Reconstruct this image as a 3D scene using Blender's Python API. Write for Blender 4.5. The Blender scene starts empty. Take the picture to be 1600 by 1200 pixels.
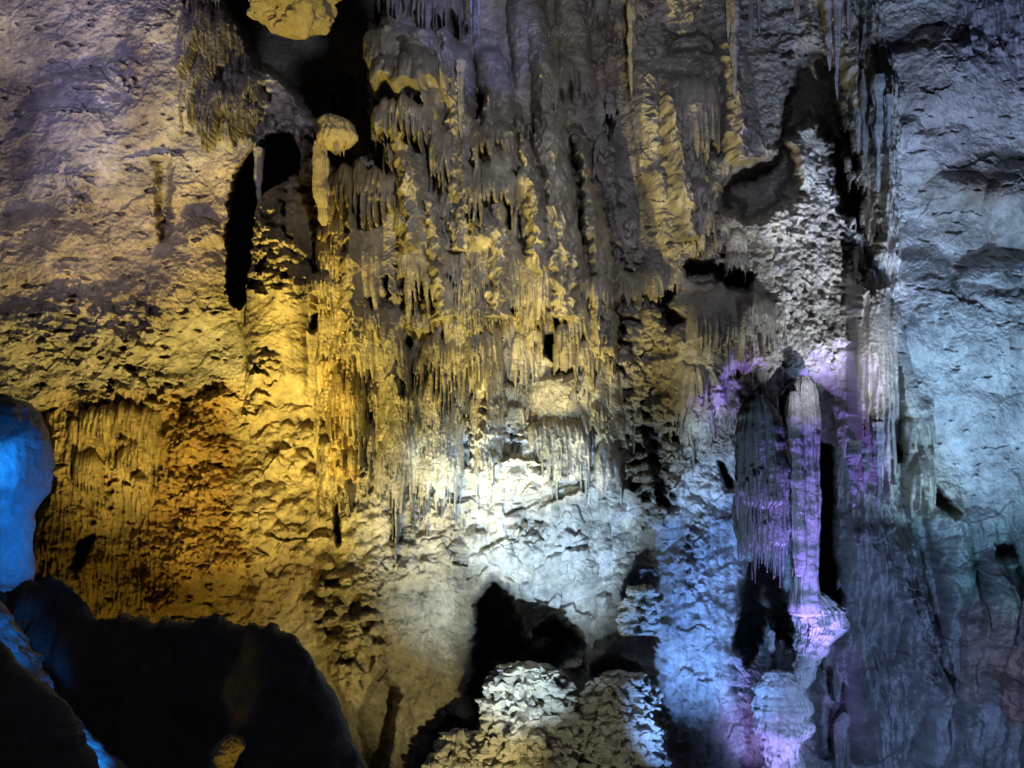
import bpy, math, random
import numpy as np
from mathutils import Vector

C = bpy.context.scene
F32 = np.float32
# ------------------------------------------------------------------ camera
EYE = 1.6; FPX = 1500.0; HZ = 900.0; WALL = 30.0
def at(u, v, y):
    """photo pixel (1600x1200) at depth y -> point in the cave"""
    return Vector(((u-800)*y/FPX, y, EYE+(HZ-v)*y/FPX))
cam_d = bpy.data.cameras.new('camera'); cam = bpy.data.objects.new('camera', cam_d); C.collection.objects.link(cam)
cam.location = (0, 0, EYE); cam.rotation_euler = (math.radians(90), 0, 0)
cam_d.sensor_width = 36; cam_d.lens = 36*FPX/1600; cam_d.shift_y = (HZ-600)/1600; cam_d.clip_end = 300; cam_d.clip_start = 0.1
C.camera = cam
# ------------------------------------------------------------------ world: the faint stray light of the cave
w = bpy.data.worlds.new('World'); C.world = w; w.use_nodes = True
w.node_tree.nodes['Background'].inputs[0].default_value = (0.30, 0.33, 0.55, 1)
w.node_tree.nodes['Background'].inputs[1].default_value = 0.014
C.view_settings.view_transform = 'Standard'; C.view_settings.look = 'None'
C.view_settings.exposure = 0.0; C.view_settings.gamma = 1.0
C.cycles.max_bounces = 3; C.cycles.diffuse_bounces = 2; C.cycles.glossy_bounces = 1
C.cycles.use_denoising = True
C.cycles.caustics_reflective = False; C.cycles.caustics_refractive = False
# ------------------------------------------------------------------ lamps of the show cave, and a few added fills
def spot(pos, aim, ang, col, power, radius=0.12, blend=0.8):
    d = bpy.data.lights.new('spot_lamp', 'SPOT'); o = bpy.data.objects.new('spot_lamp', d)
    C.collection.objects.link(o)
    d.energy = power; d.color = col; d.spot_size = math.radians(ang); d.spot_blend = blend
    d.shadow_soft_size = radius
    o.location = pos
    o.rotation_euler = (Vector(aim)-Vector(pos)).to_track_quat('-Z', 'Y').to_euler()
    return o
YEL = (1.0, 0.78, 0.26); AMB = (1.0, 0.66, 0.12); WHT = (1.0, 0.97, 0.90); ICE = (0.62, 0.80, 1.0)
VIO = (0.36, 0.26, 1.0); BLU = (0.03, 0.22, 1.0); CYA = (0.35, 0.75, 1.0); DUSK = (0.40, 0.42, 0.9)
LAMPS = [
 # pos(px,py,depth)        aim(px,py)      ang  colour power  radius
 ((1000, -400, 16), (700, 110), 24, (0.20, 0.26, 1.0), 3000, .3),    # blue wash at the top of the cascade
 ((330, 1600, 17), (700, 310), 50, (1.0, 0.80, 0.20), 16500, .10),   # warm key on the cascade, from the left
 ((800, 1650, 15), (795, 800), 35, (0.54, 0.76, 1.0), 17500, .10),    # white lamp on the pale slope
 ((760, 1500, 19), (970, 210), 36, (1.0, 0.86, 0.40), 8500, .10),
 ((330, 1560, 17), (270, 440), 46, (1.0, 0.78, 0.22), 17500, .12),   # yellow lamp on the left wall
 ((420, 1500, 21), (330, 800), 66, (1.0, 0.66, 0.08), 1800, .10),
 ((820, 1600, 18), (640, 980), 44, (1.0, 0.84, 0.40), 3600, .10),
 ((-600, 300, 12), (40, 40), 32, (0.26, 0.26, 1.0), 6500, .4),       # violet, upper left
 ((-500, 300, 12), (150, 170), 44, (0.72, 0.68, 1.0), 7200, .4),
 ((1060, 1500, 20.5), (1105, 930), 34, (0.17, 0.37, 1.0), 9500, .10),# blue on the scalloped wall
 ((1318, 1330, 25.0), (1262, 800, 26.2), 31, (0.30, 0.19, 1.0), 11000, .06), # violet lamp below the column
 ((900, 1500, 18), (950, 1130, 27), 24, (0.95, 0.92, 0.70), 600, .10), # added fill that brightens the coral mounds
 ((1180, 1400, 24), (1235, 1080), 40, (0.34, 0.28, 1.0), 2400, .06),
 ((1120, 1500, 18), (1192, 740, 25.5), 24, (0.40, 0.60, 0.95), 2600, .10),  # added blue grey fill for the hanging drapery
 ((1900, 1200, 17), (1510, 480), 50, (0.37, 0.58, 1.0), 14500, .20),  # pale blue, right wall
 ((1750, 1300, 20), (1540, 660), 40, (0.20, 0.80, 1.0), 2600, .15),
 ((1800, 1100, 15), (1420, 60), 36, (0.44, 0.58, 1.0), 10500, .3),
 ((1620, 1300, 14), (1250, 390), 19, (0.80, 0.87, 1.0), 15000, .10),
 ((900, 1500, 19), (1100, 690), 13, (0.55, 0.76, 1.0), 7500, .10),
 ((1500, 1400, 16), (1430, 980), 64, (0.30, 0.48, 1.0), 6000, .3),
 ((1640, 1150, 26), (1560, 1050), 50, (1.0, 0.30, 0.12), 26, .1),
 ((1150, -150, 9), (820, 250), 52, (0.68, 0.72, 0.98), 6800, .5),     # dusky light from above
]
for p, a, ang, col, pw, rad in LAMPS:
    spot(at(*p), at(a[0], a[1], a[2] if len(a) > 2 else WALL), ang, col, pw, rad)

# ------------------------------------------------------------------ noise
rng = np.random.default_rng(7)
_perm = rng.permutation(256).astype(np.int32); _perm = np.concatenate([_perm, _perm, _perm])
_ang = rng.random(256)*2*np.pi; _gx = np.cos(_ang).astype(F32); _gy = np.sin(_ang).astype(F32)
_g3 = rng.normal(size=(256, 3)); _g3 = (_g3/np.linalg.norm(_g3, axis=1)[:, None]).astype(F32)
_r1 = rng.random(256).astype(F32); _r2 = rng.random(256).astype(F32); _r3 = rng.random(256).astype(F32)
def perlin(x, y, s=0):
    x = np.asarray(x, F32)+s*17.31; y = np.asarray(y, F32)+s*9.77
    xi = np.floor(x).astype(np.int32); yi = np.floor(y).astype(np.int32)
    xf = x-xi; yf = y-yi; xi &= 255; yi &= 255
    u = xf*xf*xf*(xf*(xf*6-15)+10); v = yf*yf*yf*(yf*(yf*6-15)+10)
    def g(ix, iy, fx, fy):
        h = _perm[_perm[ix & 255]+(iy & 255)]
        return _gx[h]*fx+_gy[h]*fy
    a = g(xi, yi, xf, yf); b = g(xi+1, yi, xf-1, yf); c = g(xi, yi+1, xf, yf-1); d = g(xi+1, yi+1, xf-1, yf-1)
    return (a+u*(b-a)+v*((c+u*(d-c))-(a+u*(b-a))))*1.5
def fbm(x, y, o=4, s=0, gain=.5):
    r = 0; a = 1.0; t = 0
    for i in range(o):
        r = r+a*perlin(x*2**i, y*2**i, s+i*3); t += a; a *= gain
    return r/t
def perlin3(x, y, z, s=0):
    x = np.asarray(x, F32)+s*13.1; y = np.asarray(y, F32)+s*7.7; z = np.asarray(z, F32)+s*3.3
    xi = np.floor(x).astype(np.int32); yi = np.floor(y).astype(np.int32); zi = np.floor(z).astype(np.int32)
    xf = x-xi; yf = y-yi; zf = z-zi
    f = lambda t: t*t*t*(t*(t*6-15)+10)
    u, v, ww = f(xf), f(yf), f(zf)
    def g(a, b, c):
        h = _perm[_perm[_perm[(xi+a) & 255]+((yi+b) & 255)]+((zi+c) & 255)]
        G = _g3[h]
        return G[..., 0]*(xf-a)+G[..., 1]*(yf-b)+G[..., 2]*(zf-c)
    L = lambda a, b, t: a+t*(b-a)
    return L(L(L(g(0, 0, 0), g(1, 0, 0), u), L(g(0, 1, 0), g(1, 1, 0), u), v),
             L(L(g(0, 0, 1), g(1, 0, 1), u), L(g(0, 1, 1), g(1, 1, 1), u), v), ww)*1.5
def fbm3(x, y, z, o=4, s=0):
    r = 0; a = 1.0; t = 0
    for i in range(o):
        r = r+a*perlin3(x*2**i, y*2**i, z*2**i, s+i*3); t += a; a *= .5
    return r/t
def worley(x, y, s=0, jit=.9):
    x = np.asarray(x, F32)+s*5.3; y = np.asarray(y, F32)+s*8.1
    xi = np.floor(x).astype(np.int32); yi = np.floor(y).astype(np.int32)
    f1 = np.full(x.shape, 9, F32); f2 = f1.copy(); idr = np.zeros(x.shape, F32)
    for dx in (-1, 0, 1):
        for dy in (-1, 0, 1):
            h = _perm[_perm[(xi+dx) & 255]+((yi+dy) & 255)]
            px = xi+dx+.5+(_r1[h]-.5)*jit; py = yi+dy+.5+(_r2[h]-.5)*jit
            d = (px-x)**2+(py-y)**2
            near = d < f1
            f2 = np.where(near, f1, np.minimum(f2, d)); idr = np.where(near, _r3[h], idr); f1 = np.where(near, d, f1)
    return np.sqrt(f1), np.sqrt(f2), idr
def worley3(x, y, z, s=0):
    x = x+s*5.3; xi, yi, zi = [np.floor(t).astype(np.int32) for t in (x, y, z)]
    f1 = np.full(x.shape, 9.); idr = np.zeros(x.shape)
    for dx in (-1, 0, 1):
        for dy in (-1, 0, 1):
            for dz in (-1, 0, 1):
                h = _perm[_perm[_perm[(xi+dx) & 255]+((yi+dy) & 255)]+((zi+dz) & 255)]
                d = (xi+dx+.5+(_r1[h]-.5)*.9-x)**2+(yi+dy+.5+(_r2[h]-.5)*.9-y)**2+(zi+dz+.5+(_r3[h]-.5)*.9-z)**2
                n = d < f1; f1 = np.where(n, d, f1); idr = np.where(n, _r1[(h*7+3) & 255], idr)
    return np.sqrt(f1), idr
def sstep(a, b, x):
    t = np.clip((x-a)/(b-a), 0, 1); return t*t*(3-2*t)

# ------------------------------------------------------------------ the wall as a displaced sheet
STEP = 1.35
us = np.arange(-130, 1731, STEP); vs = np.arange(-130, 1331, STEP)
# coarse margins past the frame
us = np.concatenate([np.linspace(-620, -134, 60), us, np.linspace(1734, 2220, 60)]).astype(F32)
vs = np.concatenate([np.linspace(-620, -134, 60), vs, np.linspace(1334, 1700, 50)]).astype(F32)
NU, NV = len(us), len(vs)
U, V = np.meshgrid(us, vs)
CS = 6.0; cu = np.arange(-640, 2250, CS, dtype=F32); cv = np.arange(-640, 1730, CS, dtype=F32)
CU, CV = np.meshgrid(cu, cv)
WX = fbm(U/60, V/60, 4, 1)*22; WY = fbm(U/60, V/60, 4, 5)*22   # edge warp in px
FX2 = fbm(U/13, V/13, 2, 91)*5.5; FY2 = fbm(U/13, V/13, 2, 92)*5.5
def samp(G, u, v):
    x = np.clip((u-cu[0])/CS, 0, G.shape[1]-1.001); y = np.clip((v-cv[0])/CS, 0, G.shape[0]-1.001)
    xi = x.astype(np.int32); yi = y.astype(np.int32); xf = x-xi; yf = y-yi
    return (G[yi, xi]*(1-xf)+G[yi, xi+1]*xf)*(1-yf)+(G[yi+1, xi]*(1-xf)+G[yi+1, xi+1]*xf)*yf
def sdf(pts, X, Y):
    d = np.full(X.shape, 1e9, F32); ins = np.zeros(X.shape, bool); n = len(pts)
    for i in range(n):
        ax, ay = pts[i]; bx, by = pts[(i+1) % n]
        ex, ey = bx-ax, by-ay; L = ex*ex+ey*ey+1e-9
        t = np.clip(((X-ax)*ex+(Y-ay)*ey)/L, 0, 1)
        d = np.minimum(d, (X-ax-t*ex)**2+(Y-ay-t*ey)**2)
        if ay != by:
            c = ((ay > Y) != (by > Y)) & (X < (bx-ax)*(Y-ay)/(by-ay)+ax)
            ins ^= c
    return np.where(ins, 1, -1)*np.sqrt(d)
def poly(pts, soft=20, warp=1.0):
    G = sdf(pts, CU, CV)
    S = samp(G, U+WX*warp+FX2*min(1, warp*3), V+WY*warp+FY2*min(1, warp*3))
    return sstep(-soft/2, soft/2, S)
def blur(G, r):
    k = max(1, int(r/CS))
    for _ in range(3):
        for ax in (0, 1):
            P = np.pad(G, [(k+1, k) if a == ax else (0, 0) for a in (0, 1)], mode='edge')
            c = np.cumsum(P, axis=ax, dtype=np.float64)
            sl = [slice(None)]*2; s2 = [slice(None)]*2; sl[ax] = slice(2*k+1, None); s2[ax] = slice(0, -(2*k+1))
            G = ((c[tuple(sl)]-c[tuple(s2)])/(2*k+1)).astype(F32)
    return G

# --- macro relief (metres towards the viewer), soft
MC = np.zeros(CU.shape, F32)
def lump(cx, cy, rx, ry, a, rot=0):
    global MC
    c, s = math.cos(math.radians(rot)), math.sin(math.radians(rot))
    dx = CU-cx; dy = CV-cy; x = (dx*c+dy*s)/rx; y = (-dx*s+dy*c)/ry
    MC += a*np.exp(-(x*x+y*y))
MC += 0.8*fbm(CU/300, CV/300, 3, 11)
for a in [(180, 250, 200, 300, 1.0), (290, 580, 200, 140, .7), (150, 520, 200, 90, .2), (20, 200, 60, 260, -1.6),
          (440, 430, 60, 170, 1.8), (560, 480, 70, 260, 1.2), (700, 420, 150, 330, 2.6), (870, 360, 90, 260, 1.8, -8),
          (640, 130, 70, 90, 1.0), (985, 560, 45, 260, -1.6, -4), (960, 330, 40, 120, -1.4, -14),
          (1080, 230, 90, 170, 1.8), (1090, 520, 90, 90, 2.2), (1260, 400, 80, 210, 2.0, -12), (1240, 560, 60, 50, .8),
          (840, 740, 160, 60, 1.2), (860, 860, 140, 90, .6), (680, 1000, 90, 190, 1.5), (560, 900, 70, 150, 1.0),
          (540, 1060, 70, 90, 1.6), (440, 820, 80, 160, .7), (310, 790, 90, 130, .9), (180, 850, 60, 60, -.6),
          (1090, 950, 70, 260, .8), (820, 1010, 80, 90, -2.2), (970, 950, 60, 60, .4), (760, 1080, 30, 150, -2.5),
          (1350, 600, 60, 300, 1.6), (1500, 540, 150, 160, 1.2), (1480, 150, 130, 120, .8), (1560, 300, 80, 40, .7),
          (1420, 950, 90, 200, .5), (1560, 1120, 90, 110, 1.5), (1200, 1120, 50, 80, .9), (1300, 1100, 50, 150, -1.0),
          (300, 1150, 330, 130, -3.0), (1190, 960, 40, 120, -1.6)]:
    lump(*a)
cz = np.clip(1-((CU-740)/300)**4, 0, 1)*np.clip(1-((CV-330)/420)**4, 0, 1)
MC += cz*(.9*perlin(CU/42+.3*perlin(CU/90, CV/90, 2), CV/330, 66)+.35*perlin(CU/22, CV/200, 67))
M = samp(blur(MC, 10), U, V)
H = M.copy()
ID = np.zeros(U.shape, np.int16)     # which formation a vertex belongs to

# --- hollows (deep recesses with crisp lips)
def hollow(pts, depth, soft=14, warp=.5):
    global H
    m = poly(pts, soft, warp); H = H*(1-m)+(np.minimum(H, M)-depth)*m
    return m
VOID = hollow([(335, -140), (352, 10), (385, 60), (402, 100), (440, 120), (478, 165), (492, 190), (500, 240), (530, 272), (570, 285), (598, 262),
        (588, 215), (572, 170), (580, 90), (590, 0), (598, -140)], 14, 14, .5)
hollow([(408, 222), (430, 212), (455, 212), (470, 240), (468, 268), (440, 285), (412, 300), (404, 340), (398, 400), (386, 470), (372, 478), (360, 460), (356, 350), (366, 290), (388, 240)], 16.0, 10, .3)
hollow([(640, 398), (655, 400), (668, 425), (684, 466), (660, 470), (624, 462), (632, 420)], 3.5, 8, .1)
hollow([(850, 522), (890, 518), (898, 562), (875, 568), (850, 552)], 2.5, 7, .2)
hollow([(852, 612), (864, 610), (866, 640), (852, 638)], 1.0, 6, .2)
hollow([(1078, 402), (1100, 408), (1132, 398), (1150, 412), (1178, 430), (1170, 458), (1120, 440), (1080, 452), (1068, 440), (1045, 480), (1068, 500), (1040, 520), (1032, 480), (1060, 430)], 4, 10, .6)
hollow([(1232, 96), (1262, 80), (1300, 96), (1312, 150), (1330, 230), (1342, 330), (1330, 350), (1308, 290), (1298, 220), (1268, 192), (1226, 210), (1236, 250), (1250, 300), (1216, 308), (1180, 340), (1160, 318), (1140, 330), (1128, 300), (1168, 262), (1210, 240), (1222, 190), (1240, 150)], 5.5, 26, 1.2)
hollow([(902, 196), (930, 230), (948, 330), (958, 410), (945, 440), (925, 380), (905, 300), (885, 240), (880, 205)], 1.3, 14, .4)
hollow([(1086, 120), (1104, 128), (1112, 190), (1128, 245), (1108, 250), (1096, 190), (1082, 150)], 1.1, 12, .3)
hollow([(1040, 66), (1070, 52), (1108, 56), (1140, 90), (1150, 130), (1136, 128), (1116, 84), (1080, 72), (1046, 84)], 1.2, 12, .5)
hollow([(1280, 690), (1298, 696), (1303, 790), (1300, 860), (1312, 940), (1296, 948), (1276, 920)], 9, 6, .15)
hollow([(1160, 880), (1190, 870), (1215, 900), (1232, 960), (1240, 1010), (1228, 1010), (1200, 960), (1190, 1000), (1166, 1040), (1150, 1010)], 5, 12, .5)
hollow([(1210, 628), (1235, 604), (1258, 590), (1262, 640), (1230, 650), (1236, 720), (1226, 720), (1216, 660)], 2.0, 6, .2)
hollow([(1386, 560), (1402, 575), (1406, 640), (1410, 720), (1398, 720), (1392, 640)], 1.5, 8, .2)
hollow([(1450, 740), (1470, 770), (1492, 800), (1478, 806), (1458, 782), (1446, 760)], 1.5, 8, .2)
hollow([(742, 940), (770, 905), (800, 945), (822, 990), (870, 965), (905, 1005), (900, 1030), (850, 1040), (780, 1060), (762, 1110), (756, 1220), (742, 1220), (738, 1080)], 3.2, 16, .8)
hollow([(925, 1035), (960, 1026), (1000, 1045), (1015, 1090), (1036, 1150), (1030, 1200), (930, 1100)], 1.4, 12, .3)
hollow([(976, 910), (992, 892), (1018, 890), (1030, 930), (1016, 960), (975, 965)], 1.3, 10, .3)
hollow([(595, 1050), (622, 1082), (604, 1200), (585, 1240), (560, 1120)], 1.8, 12, .3)
hollow([(672, 1150), (700, 1120), (735, 1130), (740, 1240), (640, 1240)], 1.6, 12, .3)
hollow([(120, 850), (136, 832), (150, 836), (132, 870), (122, 900), (110, 890)], 1.2, 10, .4)
hollow([(20, 640), (70, 640), (82, 700), (86, 760), (50, 830), (46, 905), (-200, 960), (-200, 630)], 3.0, 8, .2)
hollow([(1552, 850), (1580, 845), (1590, 870), (1560, 872)], .8, 10, .4)
hollow([(1280, 1040), (1312, 1050), (1322, 1120), (1300, 1180), (1280, 1170)], 1.2, 20, .6)
hollow([(1470, 1110), (1530, 1060), (1600, 1040), (1600, 1050), (1530, 1085), (1500, 1120), (1490, 1210), (1474, 1210)], .15, 16, .4)

hollow([(503, 590), (511, 592), (512, 660), (506, 664)], 1.6, 5, .2)
hollow([(524, 720), (531, 724), (530, 800), (534, 850), (526, 852), (522, 790)], 1.6, 5, .2)
hollow([(244, 252), (270, 250), (272, 290), (262, 310), (256, 370), (248, 370), (242, 300)], .8, 16, .6)
hollow([(508, 440), (520, 436), (524, 455), (512, 462)], 1.2, 6, .2)
hollow([(488, 490), (520, 486), (534, 500), (500, 512), (486, 520)], 1.2, 7, .2)
hollow([(925, 440), (955, 430), (962, 520), (945, 540), (938, 480)], 1.4, 8, .3)
hollow([(884, 446), (900, 440), (908, 470), (896, 480)], 1.4, 6, .3)
hollow([(1000, 665), (1024, 668), (1030, 720), (1046, 790), (1030, 790), (1014, 730)], 1.5, 8, .4)
hollow([(1122, 720), (1132, 722), (1146, 762), (1136, 768)], 1.2, 6, .2)
hollow([(1140, 535), (1156, 530), (1162, 590), (1150, 590)], 1.4, 7, .2)
hollow([(1088, 590), (1104, 580), (1108, 630), (1098, 636)], 1.2, 7, .3)
# --- pillars of flowstone with steep flanks, and scarps whose upper lips overhang
def window(x0, x1, y0, y1):
    i0, i1 = np.searchsorted(us, [x0, x1]); j0, j1 = np.searchsorted(vs, [y0, y1]); return slice(j0, j1), slice(i0, i1)
def line_d(pts, X, Y):
    d = np.full(X.shape, 1e9, F32); sg = np.zeros(X.shape, F32); tt = np.zeros(X.shape, F32); n = len(pts)-1
    for i in range(n):
        ax, ay = pts[i]; bx, by = pts[i+1]; ex, ey = bx-ax, by-ay; L = ex*ex+ey*ey
        t = np.clip(((X-ax)*ex+(Y-ay)*ey)/L, 0, 1); dd = (X-ax-t*ex)**2+(Y-ay-t*ey)**2
        n_ = dd < d; d = np.where(n_, dd, d); sg = np.where(n_, np.sign(ex*(Y-ay)-ey*(X-ax)), sg); tt = np.where(n_, (i+t)/n, tt)
    return np.sqrt(d), sg, tt
def pillar(pts, w, a, taper=.0):
    xs = [p[0] for p in pts]; ys = [p[1] for p in pts]
    sl = window(min(xs)-w, max(xs)+w, min(ys)-w, max(ys)+w); u = U[sl]+WX[sl]*.35+FX2[sl]*.6; v = V[sl]+WY[sl]*.35
    d, sg, t = line_d(pts, u, v); hw = w/2*(1-taper*t)
    H[sl] += 1.6*a*np.sqrt(np.clip(1-(d/hw)**2, 0, 1))*(.15+.85*sstep(0, .12, t)*sstep(0, .12, 1-t))
def scarp(pts, a, decay=22, fade=.2):
    xs = [p[0] for p in pts]; ys = [p[1] for p in pts]
    sl = window(min(xs)-10, max(xs)+10, min(ys)-20, max(ys)+decay*4)
    u = U[sl]+WX[sl]*.3+FX2[sl]; v = V[sl]+WY[sl]*.3+FY2[sl]
    d, sg, t = line_d(pts, u, v)
    e = sstep(0, fade, t)*sstep(0, fade, 1-t)
    H[sl] += np.where(sg > 0, a*e*np.exp(-d/decay), 0)
SMOOTH = [([(705, 70), (735, 210), (728, 340)], 54, .9), ([(760, 70), (790, 190), (810, 330)], 50, .9), ([(812, -80), (838, 150)], 60, .8), ([(655, 60), (690, 200)], 66, .9),
 ([(590, 70), (640, 110), (700, 150)], 50, .8), ([(600, 130), (650, 160), (690, 230)], 44, .7), ([(885, -80), (900, 120)], 50, .7), ([(1000, 90), (1020, 330)], 46, .5), ([(905, 200), (960, 400)], 30, .4),
 ([(620, 300), (600, 480)], 50, .6), ([(1380, 480), (1420, 640)], 40, .4), ([(1470, 780), (1500, 1000)], 60, .8), ([(1400, 820), (1440, 1100)], 56, .8), ([(1560, 860), (1540, 1010)], 60, .7), ([(1320, 960), (1350, 1200)], 50, .7), ([(1490, 980), (1440, 1210)], 50, .6)]
for p in SMOOTH: pillar(*p)
PILLARS = [([(598, 175), (640, 250), (660, 330), (655, 395)], 62, .9), ([(700, 210), (702, 320), (690, 390)], 44, .8), ([(770, 200), (762, 300), (775, 400)], 78, .9),
 ([(850, 60), (860, 200), (872, 300), (892, 430), (890, 520)], 52, .8), ([(820, 250), (842, 400), (828, 520)], 42, .6), ([(738, 340), (742, 510)], 78, .8),
 ([(935, 425), (942, 560)], 42, .9), ([(550, 285), (540, 520)], 84, .8), ([(525, 540), (530, 760)], 56, .8), ([(870, 580), (880, 680)], 90, .5),
 ([(925, 480), (955, 700)], 46, .6), ([(612, 480), (618, 700)], 60, .5), ([(690, 540), (690, 690)], 70, .6), ([(760, 520), (765, 700)], 44, .7),
 ([(640, -60), (650, 80)], 110, .7), ([(590, 100), (680, 130)], 60, .6), ([(600, 60), (690, 90)], 44, .5),
 ([(1062, 110), (1078, 300)], 76, .7), ([(1130, 70), (1165, 240)], 64, .6), ([(1020, 260), (1062, 400)], 60, .5), ([(1090, 460), (1090, 640)], 90, .6),
 ([(1180, 460), (1190, 600)], 70, .6), ([(440, 290), (430, 620)], 96, .8), ([(1352, 420), (1356, 760)], 64, .9), ([(1372, 100), (1380, 430)], 40, .8), ([(1300, -60), (1318, 140)], 46, .8),
 ([(960, 60), (985, 330)], 40, .3), ([(1345, 780), (1370, 1200)], 90, .6), ([(1430, 620), (1436, 800)], 50, .5), ([(510, 200), (506, 330)], 22, .8)]
for p in PILLARS: pillar(*p)
for p in [([(722, 716), (760, 726), (800, 714), (850, 718), (900, 726), (955, 738)], .55), ([(815, 808), (850, 790), (885, 772), (925, 762), (955, 774)], .5),
          ([(78, 172), (120, 182), (168, 176)], .5), ([(275, 348), (300, 340), (345, 348)], .5), ([(1425, 452), (1480, 462), (1520, 478), (1556, 494)], .35),
          ([(60, 470), (110, 462), (160, 468)], .5), ([(200, 500), (240, 492), (262, 500)], .4), ([(600, 590), (640, 575)], .3), ([(395, 760), (440, 700), (470, 690)], .3),
          ([(640, 780), (700, 770), (760, 790)], .3), ([(560, 700), (640, 720)], .3), ([(400, 830), (450, 845), (510, 835)], .35), ([(860, 850), (900, 860), (930, 850)], .3),
          ([(740, 870), (770, 850), (800, 830)], .45), ([(380, 600), (410, 580), (440, 560)], .4), ([(150, 760), (190, 750), (230, 765)], .4), ([(1440, 250), (1500, 262), (1580, 240)], .4),
          ([(1450, 340), (1500, 330), (1560, 350)], .35), ([(1420, 140), (1450, 150), (1490, 130)], .3), ([(1540, 700), (1580, 690)], .3), ([(180, 250), (250, 240), (300, 250)], .35),
          ([(1190, 690), (1150, 730)], .3), ([(1500, 870), (1560, 900), (1590, 960)], .6), ([(1380, 330), (1420, 325)], .2)]:
    k_ = .35 if p[0][0][0] > 1360 else .7
    scarp(p[0], p[1]*k_, 26, .35)

rq = random.Random(77)
for i in range(46):
    x = rq.uniform(520, 970); y = rq.uniform(150, 660); hh = rq.uniform(14, 46); ww = rq.uniform(3, 9)
    sl = window(x-30, x+30, y-hh-20, y+hh+20)
    u = U[sl]+WX[sl]*.5+FX2[sl]-x; v = V[sl]+WY[sl]*.5-y
    q = (u/ww)**2*(1+.6*(v/hh))+(v/hh)**2
    H[sl] -= 1.6*sstep(1.15, .75, q)
def dome(cx, cy, rx, ry, a, rot=0, pw=.5):
    R2 = max(rx, ry)*1.3; sl = window(cx-R2, cx+R2, cy-R2, cy+R2)
    u = U[sl]+WX[sl]*.5+FX2[sl]*.6-cx; v = V[sl]+WY[sl]*.5-cy; c, q = math.cos(math.radians(rot)), math.sin(math.radians(rot))
    x = (u*c+v*q)/rx; y = (-u*q+v*c)/ry
    H[sl] += a*np.clip(1-x*x-y*y, 0, 1)**.85
for d_ in [(1550, 1150, 80, 100, 1.0), (1430, 1010, 40, 110, .8, -22), (1390, 900, 50, 90, .7), (1360, 1110, 44, 110, .8), (1470, 900, 44, 70, .7, 20), (1560, 960, 60, 80, .8),
           (1450, 1120, 40, 90, .7, -10), (1340, 880, 34, 120, .6), (1530, 830, 50, 40, .5), (846, 1000, 27, 26, 2.9), (888, 1022, 22, 26, 1.6), (1480, 120, 110, 80, .7), (1560, 500, 90, 110, .7), (1440, 470, 60, 90, .6), (1590, 320, 60, 70, .8), (120, 230, 110, 120, .5), (60, 400, 110, 70, .5), (290, 440, 60, 90, .5), (250, 110, 60, 130, .4), (1500, 300, 56, 34, .5), (1422, 210, 22, 30, .5), (1460, 230, 60, 30, .4, -20),
           (1560, 420, 70, 30, .3), (320, 365, 34, 20, .5, 20), (1240, 250, 26, 60, .5, -20), (1095, 110, 26, 22, .5), (1000, 440, 40, 34, .5), (820, 480, 24, 60, .4)]:
    dome(*d_)
# --- surface characters, each with its own patch of the wall
smooth_l = poly([(-700, -700), (330, -700), (300, 60), (310, 240), (370, 290), (365, 470), (380, 640), (-700, 640)], 40)
rough_l = poly([(-700, 450), (100, 440), (240, 500), (260, 560), (180, 620), (60, 650), (-700, 640)], 40)
brown = poly([(260, 640), (350, 600), (372, 700), (360, 800), (400, 880), (330, 900), (250, 960), (200, 880), (240, 760)], 30)
low_l = poly([(60, 620), (380, 600), (400, 1000), (60, 1000)], 40)
scal = poly([(385, 640), (520, 640), (560, 740), (660, 690), (960, 690), (1000, 840), (960, 960), (860, 980), (760, 900), (600, 900), (500, 960), (380, 960)], 50)
white = poly([(640, 690), (740, 672), (900, 676), (965, 700), (985, 760), (990, 860), (950, 960), (860, 960), (790, 905), (740, 890), (720, 800), (650, 740)], 50)
casc = poly([(520, 270), (590, 180), (590, -60), (900, -60), (905, 200), (950, 420), (985, 640), (980, 700), (640, 700), (500, 700), (490, 400)], 40)
pop1 = poly([(375, 400), (430, 290), (480, 280), (510, 330), (505, 440), (480, 480), (390, 470)], 24)
pop2 = poly([(955, 380), (1000, 400), (1050, 500), (1060, 640), (1050, 800), (1000, 820), (975, 700), (950, 560), (940, 450)], 24)
pop3 = poly([(1180, 330), (1230, 230), (1290, 240), (1330, 330), (1340, 460), (1320, 560), (1260, 600), (1180, 610), (1140, 560), (1110, 700), (1070, 720), (1080, 600), (1130, 570), (1210, 540), (1200, 400)], 24)
pop4 = poly([(395, 110), (450, 120), (490, 200), (500, 290), (470, 270), (455, 210), (400, 210)], 16)
pop5 = poly([(830, 330), (950, 330), (960, 640), (900, 700), (850, 560)], 40)
mid_r = poly([(900, -60), (1300, -60), (1240, 200), (1140, 330), (1200, 440), (1080, 440), (960, 420), (900, 200)], 40)
blu_s = poly([(1020, 740), (1150, 700), (1170, 900), (1160, 1300), (1010, 1300), (1030, 1000)], 40)
right = poly([(1400, -700), (2300, -700), (2300, 830), (1480, 800), (1380, 540)], 60)
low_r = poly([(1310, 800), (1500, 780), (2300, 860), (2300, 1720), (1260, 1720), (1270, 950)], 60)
low_c = poly([(500, 930), (600, 880), (750, 900), (745, 1300), (560, 1300)], 40)

wx = WX/10; wy = WY/10
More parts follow.
